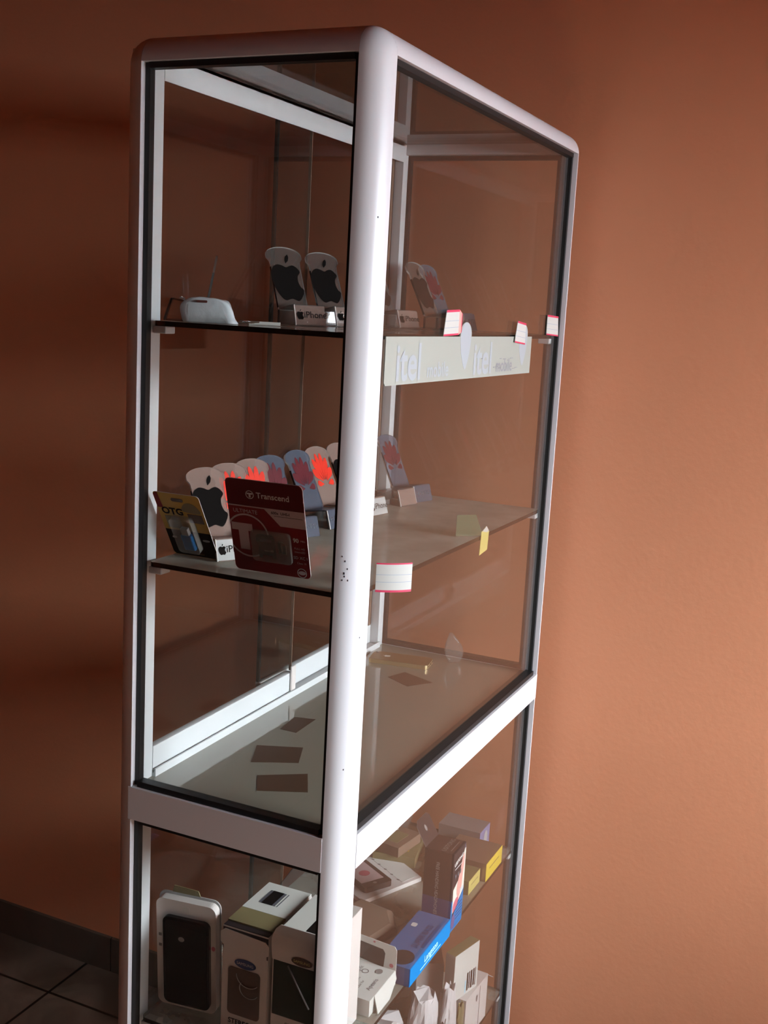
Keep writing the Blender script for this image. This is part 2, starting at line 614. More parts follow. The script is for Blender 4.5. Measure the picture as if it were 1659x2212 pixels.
ZB = ZF + .075
for side in ('F1', 'F2', 'F4'):
    for z0, z1 in ((0, ZT), (ZB, -RH)):
        mb = MB()
        sbox(mb, side, S - .008, LEN[side] - S + .008, .0125, .0165, z0, z1, M_glass)
        pane = cpart(mb, 'glass_pane')
        g = MB()
        gm = M_black if side != 'F4' else M_browngap
        w = .008
        l0, l1 = S, LEN[side] - S
        sbox(g, side, l0 + .0003, l0 + w, .009, .0195, z0 + .0005, z1 - .0005, gm)
        sbox(g, side, l1 - w, l1 - .0003, .009, .0195, z0 + .0005, z1 - .0005, gm)
        sbox(g, side, l0 + w, l1 - w, .004, .0195, z0 + .0005, z0 + w + .001, gm)
        sbox(g, side, l0 + w, l1 - w, .006, .0195, z1 - w, z1 - .0005, gm)
        cpart(g, 'gasket', 'black rubber gasket', pane)

cpart(MB().box(S - .004, W - S + .004, S - .004, D - S + .004, ZT + .019, ZT + .024, M_top), 'top_panel')

# base panel of the upper case; opaque brown paints the dark seen through its bare rectangles
bp = MB().box(.0225, W - .0225, .0225, D - .034, -.012, 0.0, M_board)
base = cpart(bp, 'base_panel')
for quad in ([(.131, .215), (.176, .153), (.118, .121), (.084, .187)], [(.232, .277), (.263, .209), (.205, .185), (.169, .249)],
             [(.313, .281), (.375, .288), (.385, .252), (.313, .250)], [(.663, .243), (.708, .227), (.680, .156), (.632, .188)]):
    p = MB().prism(quad, 0.0001, .0005, M_patch)
    cpart(p, 'bare_patch', 'brown rectangle', base)
cpart(MB().box(.0225, W - .0225, .0225, D - .022, ZB - .012, ZB, M_board), 'bottom_panel')

# shelves
SH = {'top': .669, 'mid': .333, 'low': -.378, 'base': -.70}
for k, zz in SH.items():
    mb = MB()
    x0, x1, y0, y1 = .0215, .846, .0215, .340
    pts = rrect(x1 - x0, y1 - y0, .008, 4, (x0 + x1) / 2, (y0 + y1) / 2)
    mb.prism(pts, zz - .007, zz, M_shelf2 if k == 'mid' else M_shelf, None, M_edge)
    sh = cpart(mb, 'glass_shelf')
    for bx, by in ((.0215, .318), (.824, .0215), (.0215, .024), (.824, .318)):
        q = MB().rbox(bx, bx + .022, by, by + .022, zz - .017, zz - .0072, M_whitein, .0015)
        cpart(q, 'shelf_bracket', 'white plastic bracket', sh)

# back: jambs, tracks and sliding doors
for zb, zt in ((0.0, ZT + .0185), (ZB, -.0125)):
    j = MB()
    j.box(.0225, .047, .346, D - .012, zb, zt, M_whitein)
    j.box(.012, .0225, D - S + .002, D - .012, zb, zt, M_whitein)
    cpart(j, 'door_jamb')
    j = MB()
    j.box(.833, .8555, .346, D - .012, zb, zt, M_whitein)
    j.box(.8555, .862, .350, D - .012, zb, zt, M_cardg)
    j.box(.862, .8665, .346, D - .012, zb, zt, M_whitein)
    cpart(j, 'door_jamb')
    t = MB()
    t.box(.0475, .8325, .3455, .3475, zt - .034, zt, M_whitein)
    t.box(.0475, .8325, .3455, D - .012, zt - .004, zt, M_whitein)
    t.box(.0475, .8325, .3605, .3625, zt - .022, zt - .004, M_whitein)
    t.box(.0475, .8325, .3755, .3775, zt - .022, zt - .004, M_whitein)
    cpart(t, 'door_track')
    t = MB()
    t.box(.0475, .8325, .340, D - .012, zb, zb + .006, M_whitein)
    t.box(.0475, .8325, .340, .3425, zb + .006, zb + .012, M_whitein)
    cpart(t, 'door_track')
    for (x0, x1, yy, ex) in ((.050, .470, .351, .470), (.385, .831, .367, .385)):
        g = MB()
        g.box(x0, x1, yy, yy + .004, zb + .02, zt - .010, M_door)
        g.box(ex - (.003 if ex < .4 else .0006), ex + (.003 if ex < .4 else .0006), yy - .0006, yy + .0046, zb + .046, zt - .012, M_ink if ex < .4 else M_brown)
        door = cpart(g, 'sliding_door')
        rl = MB().rbox(x0, x1, yy - .004, yy + .008, zb + .0068, zb + .045, M_whitein, .001)
        cpart(rl, 'bottom_rail', 'white rail', door)
        if ex > .4:
            h = MB().rbox(ex - .012, ex + .004, yy - .009, yy - .0045, zb + .012, zb + .058, M_card, .002)
            cpart(h, 'door_stop', 'pale plastic stop', door)
        else:
            h = MB()
            h.box(.806, .8155, yy - .004, yy - .0005, zb + .047, zt - .03, M_browngap)
            h.box(.8155, .8235, yy - .006, yy - .0005, zb + .047, zt - .03, M_brown)
            h.box(.8235, .8315, yy - .004, yy - .0005, zb + .047, zt - .03, M_browngap)
            cpart(h, 'edge_profile', 'brown edge profile', door)

# ================================================================== PHONE STANDS
BW = .054


def stand_meshes(kind):
    plate_m = {'clear': M_acr, 'white': M_milk, 'blue': M_acrb}[kind[1]]
    res = {}
    lean = R(27 if kind[0] != 'bare' else 10)
    L = .100
    M = Matrix.Translation((0, 0, .022)) @ Matrix.Rotation(-lean, 4, 'X') @ FRONT @ Matrix.Diagonal((.97, 1.09 if kind[0] != 'bare' else .72, 1, 1))
    h = BW / 2
    hd = .0325
    out = [(-h, 0), (h, 0), (h, .070), (h + .001, .078), (hd, .083), (hd, .088)]
    out += [(hd * math.cos(R(a)), .088 + .013 * math.sin(R(a))) for a in range(15, 180, 15)]
    out += [(-hd, .088), (-hd, .083), (-h - .001, .078), (-h, .070)]
    mb = MB()
    mb.prism(out, -.003, 0, plate_m, M, M_acredge if kind[0] != 'bare' else M_acr)
    mb.prism([(-h - .0012, .004), (-h - .0002, .004), (-h - .0002, .068), (-h - .0012, .068)], -.0032, .0002, M_acrdark, M)
    if kind[0] == 'apple':
        apple(mb, .074, 0, .052, M_ink, M)
    elif kind[0] == 'petal':
        petals(mb, .062, 0, .060, M_hred if kind[1] == 'white' else M_hdark, M)
    res['back_plate'] = mb
    mb = MB()
    side = [(-.058, .0), (-.055, .0), (-.0455, .031), (-.0485, .031)]
    SM = Matrix(((0, 0, 1, 0), (1, 0, 0, 0), (0, 1, 0, 0), (0, 0, 0, 1)))
    mb.prism(side, -h, h, plate_m if kind[1] != 'clear' else M_acr, SM, None)
    CM = frame((0, -.0582, .0002), (1, 0, 0), (0, .0095, .031))
    mb.rect(-h + .0006, h - .0006, .001, .031, {'clear': M_milk, 'white': M_cardg, 'blue': M_acrb}[kind[1]], CM, .0004)
    if kind[0] == 'apple':
        apple(mb, .016, -h + .010, .017, M_ink, CM, .0008)
        mb.text('iPhone', .0145, .009, .0165, M_ink, CM, .0008)
    elif kind[0] == 'petal':
        mb.text('HUAWEI', .0115, .0, .0165, M_inkg, CM, .0008)
    mb.prism([(-h, 0), (-h + .0015, 0), (-h + .0015, .032), (-h, .032)], -.002, .0012, M_acredge, CM)
    res['name_lip'] = mb
    mb = MB()
    mb.prism([(-.047, .0292), (-.045, .0315), (-.002, .0245), (-.002, .022)], -h + .001, h - .001, plate_m, SM)
    mb.prism([(-.0545, 0), (.003, 0), (.003, .002), (-.0535, .002)], -h + .001, h - .001, M_acr, SM)
    mb.prism([(.000, .002), (.003, .002), (.003, .022), (.000, .022)], -h + .001, h - .001, M_acr, SM)
    mb.box(-h, -h + .0016, -.0003, .0033, .0, .022, M_acrdark)
    res['foot'] = mb
    return res


PROTO = {}


def stand(kind, x, y, z, theta, label, group):
    root = thing('phone_stand', label, 'phone stand', (x, y, z), theta + 90, group)
    if kind not in PROTO:
        PROTO[kind] = [mb.build(nm, root) for nm, mb in stand_meshes(kind).items()]
    else:
        for o in PROTO[kind]:
            c = o.copy()
            COL.objects.link(c)
            c.parent = root
    return root


AC, AW = ('apple', 'clear'), ('apple', 'white')
PW, PB = ('petal', 'white'), ('petal', 'blue')
zt_, zm_ = SH['top'] + .0003, SH['mid'] + .0003
G1, G2 = 'phone stands on the top shelf', 'phone stands on the middle shelf'
stand(AC, .322, .290, zt_, 237, 'clear phone stand with black apple emblem, nearest the white pouch', G1)
stand(AC, .450, .288, zt_, 239, 'clear phone stand with black apple emblem, second from the white pouch', G1)
stand(AC, .640, .276, zt_, 252, 'clear phone stand with apple emblem half hidden by the corner post', G1)
stand(AC, .705, .212, zt_, 262, 'clear acrylic phone stand with narrow apple emblem behind the red edged price tag', G1)
stand(PB, .800, .226, zt_, 262, 'blue grey phone stand with dark red petals, the only petal stand on the top shelf', G1)
stand(('bare', 'clear'), .122, .322, zt_, 123.7, 'bare clear acrylic stand seen edge on behind the white pouch', G1)

stand(AW, .129, .297, zm_, 239, 'white phone stand with black apple emblem, leftmost on the middle shelf', G2)
stand(PW, .196, .297, zm_, 242, 'white phone stand with red petals between the apple stand and the maroon card', G2)
stand(PW, .268, .297, zm_, 245, 'white phone stand with red petals peeping over the maroon card', G2)
stand(PB, .330, .297, zm_, 250, 'blue grey phone stand with dark red petals just above the maroon card corner', G2)
stand(PB, .430, .296, zm_, 258, 'blue grey phone stand with dark red petals and name lip right of the maroon card', G2)
stand(PW, .500, .296, zm_, 258, 'white phone stand with bright red petals beside the corner post', G2)
stand(AW, .580, .294, zm_, 260, 'white phone stand almost wholly hidden behind the corner post', G2)
stand(('plain', 'clear'), .715, .294, zm_, 258, 'clear stand showing a sliver at the right edge of the corner post', G2)
stand(PB, .780, .288, zm_, 256, 'blue grey phone stand with petals, rightmost on the middle shelf', G2)

# ================================================================== TOP SHELF
# white pouch
pz = SH['top'] + .0003
root = thing('pouch', 'crumpled white plastic pouch with small brown logo at left end of top shelf', 'pouch', (.083, .290, pz), 205 + 90)
outl = [(-.036, .008), (-.040, .020), (-.036, .029), (-.026, .034), (-.008, .0355), (.012, .035), (.026, .031), (.033, .022), (.036, .010), (.041, .0), (.020, .0), (0, .0), (-.018, .0), (-.032, .0)]
outl = smooth_closed(outl, 3)
rings = []
for k, (dy, sc) in enumerate(((-.014, .72), (-.013, .9), (-.009, .98), (0, 1.0), (.008, .95), (.013, .8))):
    rg = []
    for (x, z) in outl:
        nn = noise.noise(Vector((x * 70, dy * 90, z * 70))) * .0022
        zz = max(0, (z - .002) * (0.9 + .1 * sc)) if z > .001 else 0
        rg.append((x * sc + nn * .5, dy + nn * 1.4, max(0, zz + (nn if z > .004 else 0))))
    rings.append(rg)
pm = principled('milky plastic', (205, 210, 214), 0.3, bump=0.4, bscale=45)
MB().loft(rings, pm).build('body', root)
b = MB()
b.prism(rrect(.015, .0034, .0015), .0, .0006, principled('brown logo', (96, 52, 46), .5), T(-.008, -.0152, .0285) @ FRONT)
b.build('logo', root)['label'] = 'small brown logo'
MB().tube([(-.034, .0, .030), (-.039, 0, .0325), (-.040, 0, .031)], .0018, M_paper).build('drawstring', root)

root = MB()
rnd = random.Random(3)
for k in range(7):
    x, y = rnd.uniform(-.012, .012), rnd.uniform(-.006, .006)
    a = rnd.uniform(0, 3)
    q = Matrix.Translation((x, y, .001 + rnd.uniform(0, .002))) @ Matrix.Rotation(a, 4, 'Z') @ Matrix.Rotation(rnd.uniform(-.5, .5), 4, 'X')
    root.prism([(-.006, -.003), (.005, -.004), (.007, .002), (0, .005), (-.005, .003)], 0, .0006, (M_cardg, M_brown, M_bag)[k % 3], q)
o = root.build('foil_scrap', loc=(0, 0, 0))
o.location = (.120, .245, pz + .0012)
tag(o, 'crumpled scrap of foil lying right of the white pouch', 'scrap')
o = MB().box(-.022, .022, -.007, .007, 0, .0045, M_paper).build('paper_strip')
o.location = (.150, .240, pz)
o.rotation_euler = (0, 0, R(-62))
tag(o, 'white folded paper strip near front of top shelf', 'paper')

# sign strip on the front glass
sg = thing('brand_sign', 'long cream sign strip with faded lettering and two rounded tabs across the front glass', 'sign', (.374, .0105, .603))
mb = MB()
w2 = .3065
pts = [(-w2 + .004, 0), (w2, 0), (w2, .0635)]
for cx in (.258, -.020):
    pts += [(cx + .024, .0635)] + [(cx + .024 * math.cos(R(a)), .0665 + .0185 * math.sin(R(a))) for a in range(0, 181, 15)] + [(cx - .024, .0635)]
pts += [(-w2, .0635), (-w2, .004)]
mb.prism(pts, -.0015, 0, M_cream, FRONT)
for cx in (.258, -.020):
    mb.flat(smooth_closed([(cx - .022, .066), (cx - .012, .081), (cx, .084), (cx + .012, .081), (cx + .022, .066), (cx + .018, .040), (cx + .003, .014), (cx - .012, .03), (cx - .019, .045)], 4), M_faded, FRONT, .0002)
for cx, ink in ((-.17, M_faded), (.12, M_grime)):
    mb.text('itel', .070, cx - .06, .027, M_faded, FRONT, .0004, bold=.0012)
    mb.text('mobile', .030, cx + .045, .016, ink, FRONT, .0004, bold=.0004)
for k in range(9):
    x = .03 + rnd.random() * .2
    mb.prism(rrect(.004 + .01 * rnd.random(), .0012, .0005, 2, x, .008 + .022 * rnd.random()), .0001, .0004, M_grime, FRONT)
mb.build('panel', sg)


def price_tag(name, quad, y, label, lines=True, fold=None, grp='price tags on the front glass', top_red=True):
    """quad: corners TL,TR,BR,BL as (x,z)"""
    mb = MB()
    P = [(q[0], q[1]) for q in quad]
    M = T(0, y, 0) @ FRONT
    mb.prism(P[::-1], -.0008, 0, M_tag, M)

    def lerp(a, b, t):
        return (a[0] + (b[0] - a[0]) * t, a[1] + (b[1] - a[1]) * t)
    tl, tr, br_, bl = P
    for a, b in ((0, .09), (.93, 1.0)):
        mb.flat([lerp(tl, bl, a), lerp(tr, br_, a), lerp(tr, br_, b), lerp(tl, bl, b)][::-1], M_red, M, .0003)
    if lines:
        for t in (.42, .68):
            mb.flat([lerp(tl, bl, t), lerp(tr, br_, t), lerp(tr, br_, t + .018), lerp(tl, bl, t + .018)][::-1], M_line, M, .0003)
    if fold:
        mb.flat([tr, (tr[0] + fold, tr[1] - .006), (br_[0] + fold, br_[1] + .004), br_][::-1], M_pink, T(0, y, 0) @ FRONT, .0000, .0008)
        mb.flat([(tr[0] + fold - .002, tr[1] - .005), (tr[0] + fold, tr[1] - .006), (br_[0] + fold, br_[1] + .004), (br_[0] + fold - .002, br_[1] + .003)][::-1], M_red, T(0, y, 0) @ FRONT, .0003)
    cx = sum(q[0] for q in quad) / 4
    cz = min(q[1] for q in quad)
    o = mb.build(name, loc=(cx, y, cz))
    return tag(o, label, 'price tag', grp)


price_tag('price_tag', [(.266, .704), (.316, .706), (.316, .669), (.258, .667)], .0085, 'white red edged price tag left of the sign tabs with folded right side', fold=.012)
price_tag('price_tag', [(.588, .693), (.634, .689), (.634, .653), (.578, .657)], .0075, 'white red edged tilted price tag beside the right tab of the cream sign')
price_tag('price_tag', [(.760, .706), (.828, .704), (.836, .667), (.760, .670)], .0085, 'white red edged price tag nearest the right hand post')

# curved tag at the corner of the middle shelf
mb = MB()
n = 20
for k in range(n):
    xa, xb = -.025 + .050 * k / n, -.025 + .050 * (k + 1) / n
    ya, yb = -.004 * (1 - (xa / .025) ** 2), -.004 * (1 - (xb / .025) ** 2)
    for z0, z1, mt in ((0, .003, M_red), (.003, .0137, M_tag), (.0137, .0143, M_line), (.0143, .0237, M_tag), (.0237, .0243, M_line), (.0243, .038, M_tag), (.038, .040, M_red)):
        mb.add([(xa, ya, z0), (xb, yb, z0), (xb, yb, z1), (xa, ya, z1), (xa, ya + .0006, z0), (xb, yb + .0006, z0), (xb, yb + .0006, z1), (xa, ya + .0006, z1)],
               [(0, 1, 2, 3), (7, 6, 5, 4), (0, 4, 5, 1), (2, 6, 7, 3)] + ([(0, 3, 7, 4)] if k == 0 else []) + ([(1, 5, 6, 2)] if k == n - 1 else []), mt)
o = mb.build('price_tag')
o.location = (.0905, -.0090, .3285)
o.rotation_euler = (0, 0, R(-50))
tag(o, 'wide curled white price tag with red edges beside the corner post at middle shelf', 'price tag', 'price tags on the front glass')

# folded blank tag over the middle shelf edge
mb = MB()
mb.prism([(-.022, 0), (.016, .004), (.020, .036), (.004, .047), (-.018, .040)], -.0008, 0, M_yellow2, FRONT)
mb.prism([(-.016, .041), (.004, .047), (.018, .037), (.006, .036)], .0001, .0006, M_tag, FRONT)
WG = frame((-.018, .0008, .034), (-.75, .66, 0), (0, 0, 1))
mb.prism([(0, 0), (.048, .0), (.048, .036), (.012, .036), (0, .008)], -.0006, 0, clear('pale green backing', (.80, .84, .74), .30, (140, 144, 116)), WG)
o = mb.build('blank_tag')
o.location = (.530, .0195, .300)
tag(o, 'small yellowed blank tag folded over the middle shelf edge', 'price tag')

# ================================================================== MIDDLE SHELF
# maroon memory card pack leaning forward on the glass
root = thing('memory_card_pack', 'maroon memory card blister pack leaning on the left glass of the middle shelf', 'blister pack', (.0610, .160, SH['mid'] + .001), 272)
a = R(16.5)
LM = Matrix.Rotation(a, 4, 'X') @ FRONT
CWd, CH = .117, .139
mb = MB()
mb.prism(rrect(CWd, CH, .007, 5, 0, CH / 2), -.0014, 0, M_maroon, LM, M_card)
mb.flat([(-.0575, .100), (.0575, .100), (.0575, .132), (.052, .138), (-.052, .138), (-.0575, .132)], M_maroon2, LM, .0003)
mb.rect(-.0575, .006, .0985, .1003, M_mrose, LM, .0006)
mb.flat([(-.004, .1003), (.0580, .1003), (.0580, .0755), (.020, .0755)], M_mrose, LM, .0006)
mb.ring(-.022, .1175, .0062, .0052, M_card, LM, .0007)
mb.rect(-.0262, -.0178, .1180, .1200, M_card, LM, .0008)
mb.rect(-.0235, -.0208, .1135, .1180, M_card, LM, .0008)
mb.text('Transcend', .0118, .013, .1175, M_card, LM, .0008, bold=.0002)
mb.text('ULTIMATE', .0082, -.032, .0915, M_mrose, LM, .0008)
mb.text('600x  UHS-I', .0056, .022, .0945, M_ink, LM, .0009, bold=.0001)
mb.rect(.012, .055, .0898, .0902, M_ink, LM, .0009)
mb.ring(-.032, .055, .0330, .0305, M_mrose, LM, .0006, -35, 145)
mb.ring(-.032, .055, .0330, .0305, M_mrose, LM, .0006, 215, 300)
mb.rect(-.056, -.024, .062, .073, M_mrose, LM, .0007)
mb.rect(-.046, -.031, .033, .062, M_mrose, LM, .0007)
mb.text('90', .0085, .0415, .057, M_card, LM, .0008, bold=.0004)
mb.text('MB/s', .0036, .052, .057, M_card, LM, .0008)
mb.text('FULL HD', .0042, .046, .045, M_mrose, LM, .0008)
mb.text('microSD', .0046, .046, .040, M_mrose, LM, .0008)
mb.text('SD XC I', .0062, .046, .031, M_card, LM, .0008)
mb.text('Class 10', .0042, .047, .023, M_mrose, LM, .0008)
mb.ring(.046, .008, .0072, .0062, M_card, LM, .0007)
mb.ell(.046, .008, .0055, .0030, M_mrose, LM)
mb.build('card', root)
mb = MB()
mb.prism(rrect(.060, .046, .005, 4, .004, .043), .0006, .005, M_blister, LM)
mb.build('blister', root)
mb = MB()
pts = [(-.016, .060), (-.0185, .057), (-.0185, .049), (-.016, .047), (-.016, .025), (-.012, .025), (-.012, .030), (.0045, .030), (.0045, .025), (.009, .025), (.009, .056), (.006, .060)]
mb.prism(pts, .0012, .0034, M_blkgl, LM)
mb.rect(-.013, .005, .0500, .0540, M_inkg, LM, .0037)
mb.text('microSD', .0040, 0, .037, M_card, LM, .0037)
mb.build('adapter', root)
mb = MB()
mb.prism([(.014, .052), (.021, .052), (.026, .049), (.026, .034), (.014, .034)], .0012, .0024, M_brown, LM)
mb.rect(.0155, .0185, .036, .050, M_blkgl, LM, .0027)
mb.rect(.0205, .0245, .035, .047, M_blkgl, LM, .0027)
mb.build('micro_card', root)

# yellow and black adapter pack
root = thing('adapter_pack', 'yellow and black adapter blister pack at left end of middle shelf', 'blister pack', (.0850, .302, SH['mid'] + .001), 271)
LM = Matrix.Rotation(R(31), 4, 'X') @ FRONT
mb = MB()
mb.prism(rrect(.076, .116, .005, 4, 0, .058), -.0010, 0, M_yellow, LM, M_card)
mb.flat([(-.0375, .048), (.0375, .048), (.0375, .005), (.034, .0008), (-.034, .0008), (-.0375, .005)], M_ink, LM, .0003)
mb.flat([(-.0375, .112), (-.033, .1155), (-.030, .1155), (-.028, .088), (-.0375, .088)], M_maroon, LM, .0003)
mb.prism(rrect(.020, .006, .0029, 4, 0, .105), .0001, .0005, M_winbrown, LM)
mb.text('OTG', .0165, -.014, .083, M_ink, LM, .0006, bold=.0006)
# a grey rounded robot head with bent antennae, printed
mb.flat(smooth_closed([(.004, .086), (.008, .098), (.018, .102), (.028, .098), (.033, .084)], 3), M_olive, LM, .0005)
mb.rect(.010, .034, .066, .082, M_winbrown, LM, .0005)
mb.rect(-.030, -.006, .052, .074, M_olive, LM, .0005)
mb.text('OTG Adapter', .0042, .004, .006, M_olive, LM, .0006)
mb.ell(-.026, .034, .004, .002, M_grey, LM)
mb.ell(.027, .034, .006, .002, M_grey, LM)
mb.build('card', root)
MB().prism(rrect(.036, .062, .006, 4, 0, .046), .0006, .011, M_blister, LM).build('blister', root)
mb = MB()
mb.rbox(-.009, .009, .018, .046, .0012, .0085, M_blue, .002, LM)
mb.rbox(-.006, .006, .046, .058, .0018, .0078, M_cardg, .0006, LM)
mb.build('adapter', root)['label'] = 'bright blue plug'

# ================================================================== UPPER CASE FLOOR
root = thing('smartphone', 'gold smartphone lying face down on the floor of the upper case', 'smartphone', (.7620, .2600, .0004), -80.5)
mb = MB()
mb.prism(rrect(.123, .056, .008, 6), 0, .0082, M_gold, None, M_golde)
mb.build('body', root)
mb = MB()
mb.prism(rrect(.101, .054, .003, 4), .0083, .0086, M_gold)
mb.build('back_panel', root)
mb = MB()
apple(mb, .015, 0, 0, M_cream2, T(-.030, 0, .0088) @ Matrix.Rotation(R(90), 4, 'Z'))
mb.build('emblem', root)
mb = MB()
mb.prism(rrect(.006, .006, .0028, 4, -.054, .018), .0083, .0092, M_blkgl)
mb.build('camera_lens', root)
mb = MB()
PM = frame((.0616, 0, .0042), (0, 1, 0), (0, 0, 1))
mb.prism(rrect(.0085, .0022, .001, 3), 0, .0004, M_ink, PM)
for k in range(6):
    mb.prism(rrect(.0013, .0013, .0006, 2, .010 + k * .0022, 0), 0, .0004, M_ink, PM)
    mb.prism(rrect(.0013, .0013, .0006, 2, -.010 - k * .0022, 0), 0, .0004, M_ink, PM)
mb.build('port_row', root)

mb = MB()
rings = []
for k in range(9):
    t = k / 8
    wdt = .021 * math.sin(math.pi * min(1, .12 + t * .75)) ** .8 * (1 - .75 * t ** 2.2) + .001
    rings.append([(wdt * math.cos(2 * math.pi * j / 14) + .010 * t * t, .004 * math.sin(2 * math.pi * j / 14) + .002 * noise.noise(Vector((j, k, 0))), t * .062) for j in range(14)])
mb.loft(rings, M_bag)
o = mb.build('plastic_blister')
o.location = (.822, .168, .0006)
o.rotation_euler = (0, 0, R(120))
tag(o, 'clear teardrop shaped plastic blister standing right of the gold phone', 'plastic blister')

# ================================================================== LOWER SHELF
zl = SH['low'] + .0004
# dark phone in white clamshell
root = thing('phone_case_pack', 'white rounded clamshell pack with large black phone case at left of lower shelf', 'pack', (.072, .291, zl), 188 + 90)
LM = Matrix.Rotation(R(4), 4, 'X') @ FRONT
mb = MB()
mb.prism(rrect(.099, .184, .012, 6, 0, .092), -.014, 0, M_card, LM)
mb.prism(rrect(.103, .188, .013, 6, 0, .094), -.016, -.0142, M_cardg, LM)
mb.rect(-.006, .006, .166, .176, M_paper, LM, .0004)
mb.ell(.036, .160, .006, .005, M_paper, LM)
mb.ell(.0455, .115, .003, .004, M_rosep, LM)
for q in range(2):
    mb.rect(-.046, -.041, .100 + q * .018, .105 + q * .018, M_grey, LM, .0004)
mb.build('shell', root)
mb = MB()
mb.prism(rrect(.077, .150, .010, 6, .003, .084), .0005, .007, M_blkgl, LM)
mb.prism(rrect(.069, .142, .008, 6, .003, .084), .0071, .0078, M_ink, LM)
mb.ell(-.004, .125, .005, .004, M_grey, LM, .0085)
mb.build('phone_case', root)['label'] = 'black phone case'
mb = MB()
mb.prism([(-.030, .186), (.018, .186), (.014, .197), (-.026, .199)], -.016, -.0145, M_olive, LM)
mb.build('hang_tab', root)

# earphone box with window (front)
root = thing('earphone_box', 'white earphone box with brown window and dark oval logo at front of lower shelf', 'box', (.048, .1760, zl), 271)
H = .180
mb = MB()
mb.box(-.038, .038, 0.0, .135, 0, H - .004, M_card)
mb.box(-.0375, .0375, .0005, .012, H - .004, H - .0030, M_blk)  # black strip paints the dark gap behind the flap
mb.box(-.0375, .0375, .012, .052, H - .004, H - .0005, M_olive)
mb.box(-.0375, .0375, .052, .1345, H - .004, H, M_paper)
TM = frame((0, .092, H), (1, 0, 0), (0, 1, 0))
mb.rect(-.022, .010, -.018, .022, M_inkg, TM)
mb.rect(-.017, .001, -.018, .022, M_ink, TM, .0007)
mb.rect(.006, .008, -.018, .022, M_paper, TM, .0007)
F = FRONT
mb.rect(-.038, .038, .0, .010, M_cardg, F, .0003)
mb.rect(-.038, .038, .140, .1738, M_blk, F, .0003)  # black band paints the dark opening of the box, no print
mb.text('STEREO', .011, -.006, .026, M_ink, F, bold=.0003)
mb.text('Headset', .006, -.006, .013, M_inkg, F)
mb.build('carton', root)
mb = MB()
pts = [(-.037, .118), (.037, .118), (.036, .146), (.040, .148), (.040, .162), (.034, .168), (-.034, .172), (-.041, .166), (-.041, .150), (-.036, .146)]
mb.prism(pts, .0004, .0016, M_card, F)
mb.ell(.002, .124, .018, .0075, M_navy, F, .0024)
mb.text('SAMSUNG', .0062, .002, .124, M_card, F, .0028, sx=1.0)
mb.build('flap', root)
mb = MB()
mb.prism(rrect(.054, .076, .006, 5, .000, .076), .0004, .0012, M_winbrown, F)
mb.build('window', root)['label'] = 'brown see-through window'
mb = MB()
for (cx, cy, rr, a0, a1) in ((.008, .106, .020, 180, 330), (.010, .086, .016, 150, 340)):
    mb.tube([(cx + rr * math.cos(R(q)), -.0025, cy + rr * .9 * math.sin(R(q))) for q in range(a0, a1, 10)], .0006, M_cardg)
mb.build('earphone_cable', root)

# second earphone box with green window
root = thing('earphone_box', 'larger white earphone box with dark green window next to the corner post', 'box', (.046, .0880, zl), 271)
H = .186
mb = MB()
mb.box(-.040, .040, 0.0, .130, 0, H, M_card)
TM = frame((0, .06, H), (1, 0, 0), (0, 1, 0))
mb.rect(-.004, .032, -.030, .020, M_ink, TM)
mb.rect(-.0395, .0395, -.0595, .069, M_paper, TM, .0003)
mb.text('STEREO', .012, .004, .050, M_inkg, F)
mb.build('carton', root)
mb = MB()
rings = []
for k in range(9):
    z = .150 + .056 * k / 8
    yy = -.0016 - .004 * math.sin(math.pi * k / 8)
    ww = .040 - (.0 if k < 6 else (.002, .005, .012)[k - 6])
    rings.append([(-ww, yy, z), (ww, yy, z), (ww, yy + .0012, z), (-ww, yy + .0012, z)])
mb.loft(rings, M_card, smooth=False)
mb.ell(.010, .160, .017, .0062, M_winbrown, F, .0060)
mb.text('SAMSUNG', .0058, .010, .160, M_yellow2, F, .0064)
mb.build('flap', root)
mb = MB()
mb.rect(-.038, .040, .063, .149, M_dkgreen, F, .0008)
mb.tube([(-.014, -.0016, .146), (.004, -.003, .118), (.022, -.0016, .088)], .0012, M_grey)
mb.build('window', root)['label'] = 'dark green window'

# clear clamshell behind
root = MB()
root.prism([(-.052, 0), (.052, 0), (.052, .205), (.030, .222), (-.012, .222), (-.052, .160)], 0, .018, M_bag, FRONT)
o = root.build('clear_case')
o.location = (.225, .165, zl)
o.rotation_euler = (0, 0, R(283))
tag(o, 'empty clear plastic clamshell standing behind the earphone boxes', 'plastic case')

# open white case box
root = thing('open_case_box', 'opened white phone case box with black cut-out window right of the corner post', 'box', (.236, .070, zl))
mb = MB()
mb.box(-.047, .048, -.035, .030, 0, .0275, M_paper)
TM = frame((0, 0, .0275), (1, 0, 0), (0, 1, 0))
mb.text('Apearis', .011, -.006, -.020, M_inkg, TM)
mb.text('Case for', .0065, -.014, -.003, M_ink, TM)
mb.text('mobile phone', .0055, -.012, .006, M_inkg, TM)
mb.ring(.022, .006, .006, .0045, M_inkg, TM)
mb.ell(.032, -.014, .007, .006, M_grey, TM)
mb.text('Q-fit', .009, .024, .016, M_inkg, TM)
mb.build('carton', root)
mb = MB()
BM = frame((.050, -.002, .0275), (0, -1, 0), (0, 0, 1))
pts = rrect(.066, .074, .006, 4, .0, .036)
mb.prism([(-.034, -.0270), (.034, -.0270), (.034, .034), (.030, .040), (-.030, .044), (-.034, .044)], 0, .0012, M_paper, BM)
mb.prism([(-.034, .004), (.012, -.001), (.014, .024), (.010, .030), (-.034, .034)], .0013, .0018, M_blkgl, BM)
mb.ell(.026, .006, .0035, .0035, M_rosep, BM, .0020)
mb.ell(-.006, .039, .002, .0014, M_rosep, BM, .0020)
mb.build('window_panel', root)
mb = MB()
SMx = frame((0, .0305, .0), (1, 0, 0), (0, 0, 1))
